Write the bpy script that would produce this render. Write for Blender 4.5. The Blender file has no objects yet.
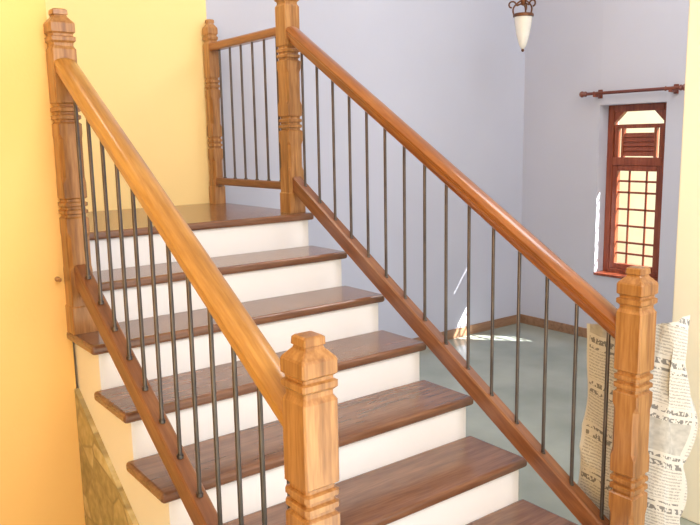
import bpy, bmesh, math, random
from mathutils import Vector, Matrix, noise
random.seed(4)
SC=bpy.context.scene
SC.view_settings.view_transform='Standard'
try: SC.view_settings.look='None'
except Exception: pass

# ------------------------------------------------------------ materials
def newmat(name,rough=.5,spec=.5,metal=0,coat=0):
    m=bpy.data.materials.new(name); m.use_nodes=True
    nt=m.node_tree; b=nt.nodes['Principled BSDF']
    b.inputs['Roughness'].default_value=rough
    b.inputs['Specular IOR Level'].default_value=spec
    b.inputs['Metallic'].default_value=metal
    b.inputs['Coat Weight'].default_value=coat
    b.inputs['Coat Roughness'].default_value=.12
    return m,nt,b
def lin(c):
    o=[]
    for v in c:
        v=v/255; o.append(v/12.92 if v<=.04045 else ((v+.055)/1.055)**2.4)
    return (*o,1)
def noise_mat(name,c1,c2,scale=3,rough=.6,spec=.3,bump=.0,bscale=60,mapping=(1,1,1),coat=0,detail=4,metal=0):
    m,nt,b=newmat(name,rough,spec,metal,coat)
    tc=nt.nodes.new('ShaderNodeTexCoord'); mp=nt.nodes.new('ShaderNodeMapping'); mp.inputs['Scale'].default_value=mapping
    nt.links.new(tc.outputs['Object'],mp.inputs['Vector'])
    n=nt.nodes.new('ShaderNodeTexNoise'); n.inputs['Scale'].default_value=scale; n.inputs['Detail'].default_value=detail
    nt.links.new(mp.outputs[0],n.inputs['Vector'])
    r=nt.nodes.new('ShaderNodeValToRGB'); r.color_ramp.elements[0].position=.3; r.color_ramp.elements[1].position=.7
    r.color_ramp.elements[0].color=lin(c1); r.color_ramp.elements[1].color=lin(c2)
    nt.links.new(n.outputs['Fac'],r.inputs[0]); nt.links.new(r.outputs[0],b.inputs['Base Color'])
    if bump>0:
        n2=nt.nodes.new('ShaderNodeTexNoise'); n2.inputs['Scale'].default_value=bscale; n2.inputs['Detail'].default_value=3
        nt.links.new(mp.outputs[0],n2.inputs['Vector'])
        bp=nt.nodes.new('ShaderNodeBump'); bp.inputs['Strength'].default_value=bump; bp.inputs['Distance'].default_value=.01
        nt.links.new(n2.outputs['Fac'],bp.inputs['Height']); nt.links.new(bp.outputs[0],b.inputs['Normal'])
    return m
def wood(name,cd,cm,cl,axis='Z',rough=.32,coat=.35,freq=1.0):
    """streaky grain running along the given object axis"""
    m,nt,b=newmat(name,rough,.5,0,coat)
    tc=nt.nodes.new('ShaderNodeTexCoord'); mp=nt.nodes.new('ShaderNodeMapping')
    s=[14*freq]*3; s['XYZ'.index(axis)]=1.3*freq; mp.inputs['Scale'].default_value=s
    nt.links.new(tc.outputs['Object'],mp.inputs['Vector'])
    n=nt.nodes.new('ShaderNodeTexNoise'); n.inputs['Scale'].default_value=1.6; n.inputs['Detail'].default_value=6; n.inputs['Distortion'].default_value=.8
    nt.links.new(mp.outputs[0],n.inputs['Vector'])
    n2=nt.nodes.new('ShaderNodeTexNoise'); n2.inputs['Scale'].default_value=9; n2.inputs['Detail'].default_value=3
    nt.links.new(mp.outputs[0],n2.inputs['Vector'])
    mx=nt.nodes.new('ShaderNodeMix'); mx.data_type='FLOAT'; mx.inputs[0].default_value=.35
    nt.links.new(n.outputs['Fac'],mx.inputs[2]); nt.links.new(n2.outputs['Fac'],mx.inputs[3])
    r=nt.nodes.new('ShaderNodeValToRGB'); e=r.color_ramp.elements
    e[0].position=.32; e[0].color=lin(cd); e[1].position=.66; e[1].color=lin(cl)
    k=e.new(.48); k.color=lin(cm)
    nt.links.new(mx.outputs[0],r.inputs[0]); nt.links.new(r.outputs[0],b.inputs['Base Color'])
    return m
M={}
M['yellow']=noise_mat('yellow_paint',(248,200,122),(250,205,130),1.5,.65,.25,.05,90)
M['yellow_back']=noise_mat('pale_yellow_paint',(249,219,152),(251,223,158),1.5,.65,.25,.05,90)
M['lav']=noise_mat('lavender_paint',(191,193,208),(196,198,213),1.2,.7,.2,.05,90)
M['white']=noise_mat('white_paint',(243,242,243),(248,247,248),2,.5,.35,.04,80)
M['cream']=noise_mat('cream_paint',(240,236,216),(245,242,224),2,.6,.3,.04,80)
M['ceil']=noise_mat('ceiling_paint',(232,230,226),(238,236,232),2,.8,.1)
M['floor']=noise_mat('polished_cement',(142,150,142),(166,172,163),2.2,.16,.6,.02,20,detail=8)
M['tread']=wood('dark_tread_wood',(92,60,42),(114,76,54),(138,96,70),'X',.26,.4)
M['post']=wood('teak_post',(118,76,36),(156,106,56),(190,140,84),'Z',.33,.3)
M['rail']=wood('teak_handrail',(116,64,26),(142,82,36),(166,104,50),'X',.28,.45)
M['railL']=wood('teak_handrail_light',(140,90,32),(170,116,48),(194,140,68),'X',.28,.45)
M['lower']=wood('teak_lower_rail',(98,58,34),(124,76,46),(146,98,62),'X',.36,.2)
M['base']=wood('baseboard_wood',(120,88,66),(146,110,84),(160,124,96),'X',.5,.1)
M['red']=wood('red_window_wood',(108,48,30),(138,66,42),(156,84,56),'Z',.38,.2)
M['rod']=wood('curtain_rod_wood',(84,36,28),(110,52,38),(132,68,50),'Y',.38,.2)
M['steel']=noise_mat('dark_steel',(88,82,82),(110,102,100),12,.28,.5,0,metal=.85)
M['brass']=noise_mat('brown_metal',(92,56,36),(120,76,48),12,.35,.5,0,metal=.5)
M['glass']=noise_mat('opal_glass',(232,228,218),(242,239,232),8,.2,.5,0,coat=.4)
M['outwall']=noise_mat('garden_wall',(250,236,196),(255,246,214),3,.8,.1)
M['ground']=noise_mat('garden_ground',(120,140,80),(160,160,110),5,.9,.1)
# rubble stone
def stone_mat():
    m,nt,b=newmat('rubble_stone',.85,.2)
    tc=nt.nodes.new('ShaderNodeTexCoord')
    mp=nt.nodes.new('ShaderNodeMapping'); mp.inputs['Scale'].default_value=(1,6,8)
    nt.links.new(tc.outputs['Object'],mp.inputs[0])
    v=nt.nodes.new('ShaderNodeTexVoronoi'); v.feature='F1'; v.inputs['Scale'].default_value=1
    e=nt.nodes.new('ShaderNodeTexVoronoi'); e.feature='DISTANCE_TO_EDGE'; e.inputs['Scale'].default_value=1
    n=nt.nodes.new('ShaderNodeTexNoise'); n.inputs['Scale'].default_value=26; n.inputs['Detail'].default_value=7
    nt.links.new(mp.outputs[0],v.inputs['Vector']); nt.links.new(mp.outputs[0],e.inputs['Vector']); nt.links.new(tc.outputs['Object'],n.inputs['Vector'])
    r=nt.nodes.new('ShaderNodeValToRGB'); el=r.color_ramp.elements
    el[0].position=.25; el[0].color=lin((152,138,102)); el[1].position=.75; el[1].color=lin((222,208,168)); kk=el.new(.5); kk.color=lin((192,174,128))
    sp=nt.nodes.new('ShaderNodeSeparateColor'); nt.links.new(v.outputs['Color'],sp.inputs[0])
    mth=nt.nodes.new('ShaderNodeMix'); mth.data_type='FLOAT'; mth.inputs[0].default_value=.6
    nt.links.new(sp.outputs[0],mth.inputs[2]); nt.links.new(n.outputs['Fac'],mth.inputs[3]); nt.links.new(mth.outputs[0],r.inputs[0])
    r2=nt.nodes.new('ShaderNodeValToRGB'); r2.color_ramp.elements[0].position=.01; r2.color_ramp.elements[1].position=.06
    nt.links.new(e.outputs['Distance'],r2.inputs[0])
    mx=nt.nodes.new('ShaderNodeMix'); mx.data_type='RGBA'; mx.inputs[6].default_value=lin((170,154,116))
    nt.links.new(r2.outputs[0],mx.inputs[0]); nt.links.new(r.outputs[0],mx.inputs[7]); nt.links.new(mx.outputs[2],b.inputs['Base Color'])
    bp=nt.nodes.new('ShaderNodeBump'); bp.inputs['Strength'].default_value=.4; bp.inputs['Distance'].default_value=.012
    nt.links.new(r2.outputs[0],bp.inputs['Height']); nt.links.new(bp.outputs[0],b.inputs['Normal'])
    return m
M['stone']=stone_mat()
# newsprint (UV based: 1 unit = 10 cm)
def news_mat():
    m,nt,b=newmat('newsprint',.8,.15)
    L=nt.links.new; N=nt.nodes.new
    uv=N('ShaderNodeUVMap'); uv.uv_map='UVMap'
    sep=N('ShaderNodeSeparateXYZ'); L(uv.outputs[0],sep.inputs[0])
    def math_(op,a,b_=None):
        n=N('ShaderNodeMath'); n.operation=op
        for i,x in enumerate((a,b_)):
            if x is None: continue
            if isinstance(x,(int,float)): n.inputs[i].default_value=x
            else: L(x,n.inputs[i])
        return n.outputs[0]
    u,v=sep.outputs[0],sep.outputs[1]
    def glyphs(rows,cols,thr,off,fill):
        rv=math_('MULTIPLY',v,rows); band=math_('LESS_THAN',math_('FRACT',rv),fill); row=math_('FLOOR',rv)
        cb=N('ShaderNodeCombineXYZ'); L(math_('MULTIPLY',u,cols),cb.inputs[0]); L(math_('ADD',math_('MULTIPLY',row,7.3),math_('MULTIPLY',math_('FRACT',rv),2.4)),cb.inputs[1]); cb.inputs[2].default_value=off
        n=N('ShaderNodeTexNoise'); n.inputs['Scale'].default_value=1; n.inputs['Detail'].default_value=1; L(cb.outputs[0],n.inputs['Vector'])
        return math_('MULTIPLY',band,math_('GREATER_THAN',n.outputs['Fac'],thr))
    body=glyphs(9,26,.45,0.0,.5); head=glyphs(3.2,15,.48,3.3,.62)
    CW,CH=.62,.62
    cu=math_('FRACT',math_('MULTIPLY',u,CW)); gut=math_('MULTIPLY',math_('GREATER_THAN',cu,.07),math_('GREATER_THAN',math_('FRACT',math_('MULTIPLY',v,CH)),.06))
    cell=N('ShaderNodeCombineXYZ'); L(math_('FLOOR',math_('MULTIPLY',u,CW)),cell.inputs[0]); L(math_('FLOOR',math_('MULTIPLY',v,CH)),cell.inputs[1])
    wn=N('ShaderNodeTexWhiteNoise'); wn.noise_dimensions='2D'; L(cell.outputs[0],wn.inputs['Vector'])
    hv=math_('GREATER_THAN',math_('FRACT',math_('MULTIPLY',v,CH)),.74)
    pic=math_('MULTIPLY',math_('LESS_THAN',wn.outputs['Value'],.22),math_('SUBTRACT',1,hv))
    mx=N('ShaderNodeMix'); mx.data_type='FLOAT'; L(hv,mx.inputs[0]); L(math_('MULTIPLY',body,.5),mx.inputs[2]); L(math_('MULTIPLY',head,.85),mx.inputs[3])
    pn=N('ShaderNodeTexNoise'); pn.inputs['Scale'].default_value=5; L(uv.outputs[0],pn.inputs['Vector'])
    mx2=N('ShaderNodeMix'); mx2.data_type='FLOAT'; L(pic,mx2.inputs[0]); L(mx.outputs[0],mx2.inputs[2]); L(math_('MULTIPLY',pn.outputs['Fac'],.7),mx2.inputs[3])
    ink=math_('MULTIPLY',mx2.outputs[0],gut)
    col=N('ShaderNodeMix'); col.data_type='RGBA'; col.inputs[6].default_value=lin((212,210,206)); col.inputs[7].default_value=lin((84,84,88))
    L(math_('MULTIPLY',ink,.9),col.inputs[0]); L(col.outputs[2],b.inputs['Base Color'])
    return m
M['news']=news_mat()

# ------------------------------------------------------------ helpers
def empty(name):
    e=bpy.data.objects.new(name,None); e.empty_display_size=.1; SC.collection.objects.link(e); return e
def link(me,name,mat,parent=None,smooth=False):
    o=bpy.data.objects.new(name,me); SC.collection.objects.link(o)
    if mat: me.materials.append(mat)
    if parent: o.parent=parent
    if smooth:
        for p in me.polygons: p.use_smooth=True
    return o
def box(name,x,y,z,mat,parent=None,bev=0,seg=2):
    me=bpy.data.meshes.new(name); bm=bmesh.new()
    bmesh.ops.create_cube(bm,size=1)
    c=((x[0]+x[1])/2,(y[0]+y[1])/2,(z[0]+z[1])/2); s=(x[1]-x[0],y[1]-y[0],z[1]-z[0])
    bmesh.ops.scale(bm,vec=s,verts=bm.verts)
    bm.to_mesh(me); bm.free()
    o=link(me,name,mat,parent); o.location=c
    if bev:
        m=o.modifiers.new('bevel','BEVEL'); m.width=bev; m.segments=seg; m.limit_method='ANGLE'
    return o
def prism(name,pts,axis,a,b,mat,parent=None):
    """extrude polygon (2D pts) along axis from a to b"""
    bm=bmesh.new()
    def P(p,t):
        return {'X':(t,p[0],p[1]),'Y':(p[0],t,p[1]),'Z':(p[0],p[1],t)}[axis]
    A=[bm.verts.new(P(p,a)) for p in pts]; B=[bm.verts.new(P(p,b)) for p in pts]
    bm.faces.new(A); bm.faces.new(B[::-1])
    n=len(pts)
    for i in range(n): bm.faces.new((A[i],B[i],B[(i+1)%n],A[(i+1)%n]))
    bmesh.ops.recalc_face_normals(bm,faces=bm.faces)
    me=bpy.data.meshes.new(name); bm.to_mesh(me); bm.free()
    return link(me,name,mat,parent)
def cyl(bm,p,q,r,r2=None,n=14):
    p=Vector(p);q=Vector(q); d=q-p
    rot=d.to_track_quat('Z','Y').to_matrix().to_4x4()
    bmesh.ops.create_cone(bm,cap_ends=True,segments=n,radius1=r,radius2=r if r2 is None else r2,depth=d.length,matrix=Matrix.Translation((p+q)/2)@rot)
def lathe(bm,prof,c=(0,0,0),axis='Z',n=24):
    rings=[]
    for t,r in prof:
        ring=[]
        for i in range(n):
            a=2*math.pi*i/n; u,v=r*math.cos(a),r*math.sin(a)
            q={'Z':(u,v,t),'Y':(u,t,v),'X':(t,u,v)}[axis]
            ring.append(bm.verts.new((q[0]+c[0],q[1]+c[1],q[2]+c[2])))
        rings.append(ring)
    for A,B in zip(rings,rings[1:]):
        for i in range(n): bm.faces.new((A[i],A[(i+1)%n],B[(i+1)%n],B[i]))
    bm.faces.new(rings[0]); bm.faces.new(rings[-1])
    bmesh.ops.recalc_face_normals(bm,faces=bm.faces)
def finish(bm,name,mat,parent=None,smooth=True):
    me=bpy.data.meshes.new(name); bm.to_mesh(me); bm.free()
    o=link(me,name,mat,parent,smooth)
    if smooth:
        m=o.modifiers.new('es','EDGE_SPLIT'); m.split_angle=math.radians(35)
    return o

# ------------------------------------------------------------ dimensions
h=.17; g=.281; W=1.352; ZF=-1.221; YW=1.0; XW=4.168; CE=2.6
S=h/g
XL=.05; XR=1.294
YN=-1.864; Y5=-.306; Y3=.112; Y4=.952
HR=.843      # handrail height above pitch line
LR=.105      # lower rail centre above pitch line

# ------------------------------------------------------------ room shell
box('floor',(-3.2,XW+.25),(-6,YW+.15),(ZF-.15,ZF),M['floor'])
box('ceiling',(-3.2,XW+.25),(-6,YW+.15),(CE,CE+.12),M['ceil'])
box('wall_back_yellow',(-1.35,1.30),(YW,YW+.15),(ZF,CE),M['yellow_back'])
box('wall_back_lavender',(1.30,XW+.25),(YW,YW+.15),(ZF,CE),M['lav'])
box('wall_left_front',(-3.05,.02),(-.27,-.12),(ZF,CE),M['yellow'])
box('wall_left_stairwell',(-1.35,-1.2),(-.12,YW),(ZF,CE),M['yellow_back'])
box('wall_left',(-3.2,-3.05),(-6,-.12),(ZF,CE),M['yellow'])
# right wall with window opening
wy0,wy1,wz0,wz1=-.262,.274,-.705,.59
wr=empty('wall_right')
box('wall_right_near',(XW,XW+.25),(-6,wy0),(ZF,CE),M['lav'],wr)
box('wall_right_far',(XW,XW+.25),(wy1,YW),(ZF,CE),M['lav'],wr)
box('wall_right_below',(XW,XW+.25),(wy0,wy1),(ZF,wz0),M['lav'],wr)
box('wall_right_above',(XW,XW+.25),(wy0,wy1),(wz1,CE),M['lav'],wr)
box('baseboard_back',(W+.05,XW-.015),(YW-.015,YW),(ZF,ZF+.075),M['base'],None,.003)
box('baseboard_right',(XW-.015,XW),(-6,YW),(ZF,ZF+.075),M['base'],None,.003)
# cream pillar at right
box('pillar',(2.035,2.335),(-1.87,-1.57),(ZF,CE),M['cream'],None,.006)
# outside
box('garden_ground',(XW+.25,9),(-6,6),(ZF-.3,ZF-.1),M['ground'])
box('garden_wall',(7.0,7.15),(-5,5),(ZF-.1,1.2),M['outwall'])

# ------------------------------------------------------------ staircase
st=empty('staircase')
pts=[]
pts.append((YW,ZF)); pts.append((YW,-.035)); 
nose=.025
for i in range(7):
    y=-i*g+nose
    pts.append((y,-i*h-.035)); 
    pts.append((y,-(i+1)*h-.035 if i<6 else ZF))
prism('masonry_body',pts,'X',.03,W-.025,M['white'],st)
box('landing_support',(-1.2,.03),(nose,YW),(ZF,-.035),M['white'],st)
th=.036
box('landing_tread',(.0,W),(0,YW),(-th,0),M['tread'],st,.012,3)
box('landing_floor_boards',(-1.2,.0),(0,YW),(-th,0),M['tread'],st,.004)
for i in range(1,7):
    x0=0 if i>1 else .02
    y0=-i*g; y1=-(i-1)*g+nose
    box('tread_%d'%i,(x0,W),(y0,y1),(-i*h-th,-i*h),M['tread'],st,.012,3)
a=.41
def zl(y): return S*y-a
yb=(ZF+a)/S
prism('stone_cladding',[(-.272,ZF),(-.272,zl(-.27)),(yb,ZF)],'X',.012,.03,M['stone'],st)

# ------------------------------------------------------------ railings
def newel(name,x,y,zb,zt,w,parent,mat=None):
    H=zt-zb; k=w/.045
    P=[(0,.022,.003),(.004,.027,.003),(.020,.028,.003),(.022,.024,.003),(.028,.026,.003),(.046,.043,.004),(.052,.046,.004),(.082,.046,.004),
       (.088,.039,.004),(.095,.039,.004),(.099,.046,.004),(.112,.046,.004),(.120,.038,.004),(.130,.038,.004),(.142,.045,.004)]
    def ring(d):
        return [(d-.006,.045,.004),(d,.038,.006),(d+.008,.038,.006),(d+.012,.046,.008),(d+.024,.046,.008),(d+.028,.038,.006),(d+.036,.038,.006),
                (d+.040,.046,.008),(d+.052,.046,.008),(d+.056,.038,.006),(d+.064,.038,.006),(d+.070,.045,.004)]
    P+=ring(.335)
    P+=[(.44,.045,.004),(.46,.045,.014),(.60,.045,.014),(.62,.045,.004)]
    P+=ring(.68)
    P+=[(.80,.045,.004),(.82,.045,.014),(.93,.045,.014),(.95,.045,.004)]
    P=[p for p in P if p[0]<H-.12]
    P+=[(H-.105,.045,.004),(H-.10,.049,.004),(H,.049,.004)]
    bm=bmesh.new(); rings=[]
    for d,r,c in P:
        r*=k; z=H-d
        co=[(r,r-c),(r-c,r),(-(r-c),r),(-r,r-c),(-r,-(r-c)),(-(r-c),-r),(r-c,-r),(r,-(r-c))]
        rings.append([bm.verts.new((a_,b_,z)) for a_,b_ in co])
    for A,B in zip(rings,rings[1:]):
        for i in range(8): bm.faces.new((A[i],A[(i+1)%8],B[(i+1)%8],B[i]))
    bm.faces.new(rings[0]); bm.faces.new(rings[-1])
    bmesh.ops.recalc_face_normals(bm,faces=bm.faces)
    o=finish(bm,name,mat or M['post'],parent,False); o.location=(x,y,zb)
    return o
HP=[(-.018,-.032),(.018,-.032),(.024,-.026),(.024,-.016),(.034,-.010),(.037,.002),(.036,.010),(.040,.014),(.040,.022),(.030,.031),(.014,.036),(0,.037),
    (-.014,.036),(-.030,.031),(-.040,.022),(-.040,.014),(-.036,.010),(-.037,.002),(-.034,-.010),(-.024,-.016),(-.024,-.026)]
def sweep(name,prof,p,q,mat,parent):
    """profile extruded along local X from p to q"""
    p=Vector(p);q=Vector(q); d=q-p; L=d.length; dx=d.normalized()
    side=Vector((0,0,1)).cross(dx).normalized(); up=dx.cross(side)
    bm=bmesh.new()
    A=[bm.verts.new((0,a_,b_)) for a_,b_ in prof]; B=[bm.verts.new((L,a_,b_)) for a_,b_ in prof]
    n=len(prof)
    for i in range(n): bm.faces.new((A[i],A[(i+1)%n],B[(i+1)%n],B[i]))
    bm.faces.new(A);bm.faces.new(B[::-1]); bmesh.ops.recalc_face_normals(bm,faces=bm.faces)
    o=finish(bm,name,mat,parent,True)
    R=Matrix((dx,side,up)).transposed().to_4x4()
    o.matrix_world=Matrix.Translation(p)@R
    return o
def rect(w,hh,c=.006):
    return [(w-c,-hh),(w,-hh+c),(w,hh-c),(w-c,hh),(-w+c,hh),(-w,hh-c),(-w,-hh+c),(-w+c,-hh)]
def slope_pt(x,y,c): return (x,y,c+S*y)
def balusters(name,pts,parent):
    bm=bmesh.new()
    for x,y,z0,z1 in pts:
        cyl(bm,(x,y,z0),(x,y,z1),.0066)
        cyl(bm,(x,y,z0),(x,y,z0+.012),.010)
    return finish(bm,name,M['steel'],parent)

rr=empty('stair_railing')          # right flight railing
newel('newel_bottom',XR,YN,ZF,-.044,.045,rr)
newel('newel_top',XR,Y3,0,1.165,.045,rr)
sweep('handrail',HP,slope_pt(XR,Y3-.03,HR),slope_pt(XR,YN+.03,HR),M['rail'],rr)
sweep('lower_rail',rect(.026,.036),slope_pt(XR,Y3-.03,LR),slope_pt(XR,YN+.03,LR),M['lower'],rr)
n=15; ys=[Y3-.045-(Y3-YN-.09)*(i+.6)/n for i in range(n)]
balusters('balusters',[(XR,y,LR+S*y+.03,HR+S*y-.02) for y in ys],rr)

rl=empty('stair_railing')          # left flight railing
newel('newel_bottom',XL,YN,ZF,-.044,.045,rl)
newel('newel_top',XL,Y5+.0,-2*h,.845,.043,rl)
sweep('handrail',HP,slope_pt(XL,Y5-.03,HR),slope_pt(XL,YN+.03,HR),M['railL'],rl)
sweep('lower_rail',rect(.026,.036),slope_pt(XL,Y5-.03,LR-.01),slope_pt(XL,YN+.03,LR-.01),M['lower'],rl)
n=12; ys=[Y5-.045-(Y5-YN-.09)*(i+.6)/n for i in range(n)]
balusters('balusters',[(XL,y,LR+S*y+.03,HR+S*y-.02) for y in ys],rl)

rg=empty('landing_railing')
newel('newel_end',XR,Y4,0,1.075,.034,rg)
sweep('handrail',rect(.028,.022,.007),(XR,Y3+.046,.915),(XR,Y4-.02,.915),M['rail'],rg)
sweep('lower_rail',rect(.024,.02,.005),(XR,Y3+.046,.135),(XR,Y4-.02,.135),M['lower'],rg)
n=6
balusters('balusters',[(XR,Y3+.045+(Y4-Y3-.09)*(i+.5)/n,.15,.90) for i in range(n)],rg)

# small turned peg fixed to the left wall beside the newel
bm=bmesh.new(); lathe(bm,[(-.268,.010),(-.275,.010),(-.278,.005),(-.290,.005),(-.294,.008),(-.302,.008),(-.306,.005)],(-.018,0,-.135),'Y',16)
finish(bm,'wall_hook',M['post'])

# ------------------------------------------------------------ window
wn=empty('window_1')
X0,X1=XW+.11,XW+.17
fw_=.05
def bx(n_,y,z,x=(X0,X1),mat=None,bev=.004): return box(n_,x,y,z,mat or M['red'],wn,bev)
bx('frame_left',(wy1-fw_,wy1),(wz0,wz1)); bx('frame_right',(wy0,wy0+fw_+.03),(wz0,wz1))
iy0,iy1=wy0+fw_+.03,wy1-fw_
bx('frame_top',(iy0,iy1),(wz1-fw_,wz1)); bx('frame_bottom',(iy0,iy1),(wz0,wz0+fw_))
zt=wz1-.42
bx('transom_bar',(iy0,iy1),(zt-.03,zt+.03))
box('window_sill',(XW-.01,X0),(wy0,wy1),(wz0,wz0+.02),M['red'],wn,.004)
c=.08
prism('transom_corner_1',[(iy1,wz1-fw_),(iy1-c,wz1-fw_),(iy1,wz1-fw_-c)],'X',X0+.01,X1-.01,M['red'],wn)
prism('transom_corner_2',[(iy0,wz1-fw_),(iy0+c,wz1-fw_),(iy0,wz1-fw_-c)],'X',X0+.01,X1-.01,M['red'],wn)
bx('transom_rail',(iy0,iy1),(wz1-fw_-.125,wz1-fw_-.095),(X0+.01,X1-.01))
for k_,yy in enumerate((iy1-.035,iy0+.005)): bx('transom_stile_%d'%k_,(yy,yy+.03),(zt+.03,wz1-fw_-.12),(X0+.01,X1-.01))
for i in range(5):
    z=zt+.045+i*.034
    o=box('louvre_%d'%i,(X0+.02,X1-.02),(iy0+.07,iy1-.07),(z-.005,z+.028),M['red'],wn,.002); o.rotation_euler=(0,math.radians(20),0)
for k_,yy in enumerate((iy1-.08,iy0+.06)): bx('transom_mullion_%d'%k_,(yy,yy+.018),(zt+.03,wz1-fw_-.12),(X0+.01,X1-.01))
# sash with lattice
sw=.042; sz0,sz1=wz0+fw_,zt-.03
xs=(X0+.008,X1-.008)
bx('sash_left',(iy1-sw,iy1),(sz0,sz1),xs); bx('sash_right',(iy0,iy0+sw),(sz0,sz1),xs)
bx('sash_top',(iy0+sw,iy1-sw),(sz1-sw,sz1),xs); bx('sash_bottom',(iy0+sw,iy1-sw),(sz0,sz0+sw),xs)
ly0,ly1,lz0,lz1=iy0+sw,iy1-sw,sz0+sw,sz1-sw
xb=(X0+.03,X1-.02)
for i,f in enumerate((.28,.72)): bx('lattice_v%d'%i,(ly0+(ly1-ly0)*f-.008,ly0+(ly1-ly0)*f+.008),(lz0,lz1),xb,None,.002)
for i,f in enumerate((.11,.23,.41,.59,.77,.89)): bx('lattice_h%d'%i,(ly0,ly1),(lz0+(lz1-lz0)*f-.008,lz0+(lz1-lz0)*f+.008),xb,None,.002)

# ------------------------------------------------------------ curtain rod
cr=empty('curtain_rod')
bm=bmesh.new(); xr,zr=XW-.075,.675
lathe(bm,[(-.45,.006),(-.442,.018),(-.43,.024),(-.42,.020),(-.415,.012),(-.405,.020),(-.398,.020),(-.39,.012),(-.30,.012),(-.292,.017),(-.284,.012),(.27,.012),(.278,.017),(.286,.012),(.34,.012),(.348,.020),(.355,.020),(.362,.012),(.37,.020),(.382,.024),(.395,.018),(.405,.006)],(xr,0,zr),'Y',18)
finish(bm,'rod',M['rod'],cr)
for i,y in enumerate((-.33,.27)):
    box('bracket_plate_%d'%i,(XW-.012,XW),(y-.018,y+.018),(zr-.035,zr+.03),M['rod'],cr,.004)
    box('bracket_arm_%d'%i,(xr-.012,XW-.01),(y-.012,y+.012),(zr-.026,zr-.006),M['rod'],cr,.004)
# ------------------------------------------------------------ pendant lamp
pd=empty('pendant_lamp')
px,py=3.53,.49; z0=.985
bm=bmesh.new()
lathe(bm,[(0,.006),(.012,.018),(.03,.026),(.06,.036),(.11,.048),(.17,.058),(.215,.063),(.235,.066),(.24,.060),(.235,.056)],(px,py,z0),'Z',28)
finish(bm,'opal_shade',M['glass'],pd)
bm=bmesh.new()
lathe(bm,[(.222,.066),(.226,.073),(.240,.073),(.246,.067)],(px,py,z0),'Z',28)
lathe(bm,[(.30,.004),(.305,.016),(.33,.022),(.36,.02),(.38,.010),(.42,.008),(.43,.016),(.45,.016),(.46,.006)],(px,py,z0),'Z',18)
cyl(bm,(px,py,z0+.45),(px,py,CE-.03),.006)
lathe(bm,[(-.06,.01),(-.05,.03),(-.02,.05),(0,.055)],(px,py,CE),'Z',20)
lathe(bm,[(-.018,.004),(-.012,.010),(-.004,.012),(.004,.006)],(px,py,z0),'Z',12)
for k in range(3):
    a=k*2*math.pi/3+.5; prev=None
    for j in range(9):
        t=j/8; r=.070-.060*t+.030*math.sin(math.pi*t); z=z0+.24+.10*t
        q=Vector((px+r*math.cos(a),py+r*math.sin(a),z))
        if prev is not None: cyl(bm,prev,q,.006,n=8)
        prev=q
    prev=None
    for j in range(12):
        t=j/11; th_=t*4.6; rad=.035*(1-.6*t); cx_=.085
        q=Vector((px+(cx_+rad*math.cos(math.pi-th_))*math.cos(a),py+(cx_+rad*math.cos(math.pi-th_))*math.sin(a),z0+.30+rad*math.sin(math.pi-th_)))
        if prev is not None: cyl(bm,prev,q,.006,n=8)
        prev=q
    cyl(bm,(px,py,z0+.32),(px+.05*math.cos(a),py+.05*math.sin(a),z0+.30),.006,n=8)
finish(bm,'metal_fitting',M['brass'],pd)

# ------------------------------------------------------------ newspaper wrapped behind the bottom newel
path=[(.058,.25),(.062,.17),(.070,.09),(.082,.02),(.100,-.03),(.130,-.058),(.160,-.075)]
def pt(t):
    f=t*(len(path)-1); i=min(int(f),len(path)-2); f-=i
    p0=Vector(path[max(i-1,0)]);p1=Vector(path[i]);p2=Vector(path[i+1]);p3=Vector(path[min(i+2,len(path)-1)])
    return .5*((2*p1)+(p2-p0)*f+(2*p0-5*p1+4*p2-p3)*f*f+(3*p1-p0-3*p2+p3)*f**3)
bm=bmesh.new(); uvl=bm.loops.layers.uv.new('UVMap')
NU,NV=60,90; grid=[]; UV={}
for i in range(NU+1):
    col=[]
    for j in range(NV+1):
        u=i/NU; v=j/NV
        p=pt(u)
        top=-.285+.075*u+.012*noise.noise(Vector((u*5,0,1)))
        bot=-1.20 if u>.45 else -.90-.667*u
        z=bot+(top-bot)*v
        n1=noise.noise(Vector((u*2.5,z*3,.3))); n2=noise.noise(Vector((u*6,z*7,2.3)))
        n3=abs(noise.noise(Vector((u*4+z*2.5,z*3,5.3)))); n4=abs(noise.noise(Vector((u*5-z*3.5,z*2.5,9.1))))
        d=.014*n1+.006*n2-.034*n3-.026*n4
        x=XR+p.x+abs(d)*.9+.012*v+.004; y=YN+p.y+d*(1.1 if u>.6 else .3)
        x+=.02*max(0,u-.6)*(1-v)
        vv=bm.verts.new((x,y,z)); UV[vv]=(u*3.5,z*10+u*.6); col.append(vv)
    grid.append(col)
for i in range(NU):
    for j in range(NV):
        f=bm.faces.new((grid[i][j],grid[i+1][j],grid[i+1][j+1],grid[i][j+1])); f.smooth=True
        for l in f.loops: l[uvl].uv=UV[l.vert]
me=bpy.data.meshes.new('newspaper'); bm.to_mesh(me); bm.free()
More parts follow.
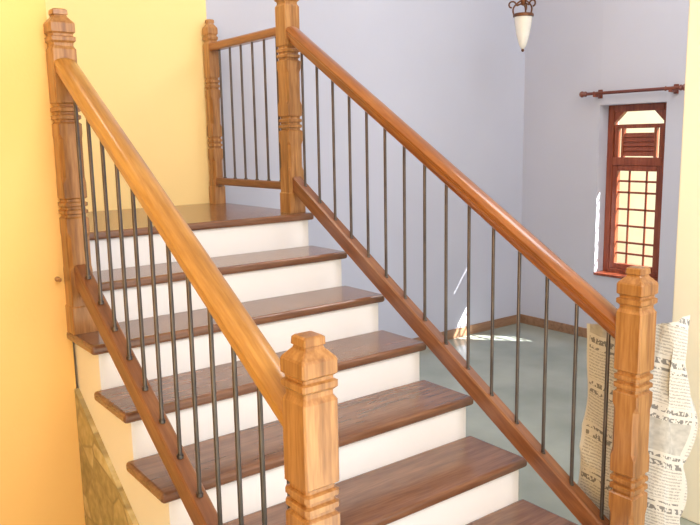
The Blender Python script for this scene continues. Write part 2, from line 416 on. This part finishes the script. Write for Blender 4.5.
np_=link(me,'newspaper',M['news'])

# ------------------------------------------------------------ lights
w=bpy.data.worlds.new('World'); SC.world=w; w.use_nodes=True
bg=w.node_tree.nodes['Background']; bg.inputs[0].default_value=(.97,.98,1,1); bg.inputs[1].default_value=1.1
def area(name,loc,target,sx,sy,power,col):
    l=bpy.data.lights.new(name,'AREA'); l.shape='RECTANGLE'; l.size=sx; l.size_y=sy; l.energy=power; l.color=col
    o=bpy.data.objects.new(name,l); SC.collection.objects.link(o); o.location=loc
    o.rotation_euler=(Vector(target)-Vector(loc)).to_track_quat('-Z','Y').to_euler(); return o
area('rear_fill_area_light',(.3,-4.6,2.3),(.9,0,-.3),2.0,1.5,158,(1,.985,.98))  # added fill lamp high behind the camera; the ceiling has no opening there
area('hall_fill_area_light',(2.9,-1.0,2.5),(3.0,.6,-.8),1.4,1.4,44,(.97,.98,1))  # unseen fill lamp, added to brighten the lavender walls
area('landing_fill_area_light',(-.3,.35,2.5),(.3,.7,0),1.0,.8,19,(1,.97,.92))  # extra lamp without a fixture, lifts the yellow wall behind the landing
s=bpy.data.lights.new('sun','SUN'); s.energy=26; s.angle=.01; s.color=(1,.96,.88)
so=bpy.data.objects.new('sun',s); SC.collection.objects.link(so)
so.rotation_euler=Vector((-.87,1,-1.15)).to_track_quat('-Z','Y').to_euler()

# ------------------------------------------------------------ camera
yaw,pit,rol=-.647,-.162,-.018
fw=Vector((-math.sin(yaw)*math.cos(pit),math.cos(yaw)*math.cos(pit),math.sin(pit)))
rt=Vector((math.cos(yaw),math.sin(yaw),0)); up=rt.cross(fw)
r2=rt*math.cos(rol)+up*math.sin(rol); u2=up*math.cos(rol)-rt*math.sin(rol)
cam=bpy.data.cameras.new('camera'); co=bpy.data.objects.new('camera',cam); SC.collection.objects.link(co)
mt=Matrix((r2,u2,-fw)).transposed().to_4x4(); mt.translation=Vector((-.808,-3.153,.362)); co.matrix_world=mt
cam.sensor_width=36; cam.lens=746.2/700*36; cam.clip_start=.05
SC.camera=co
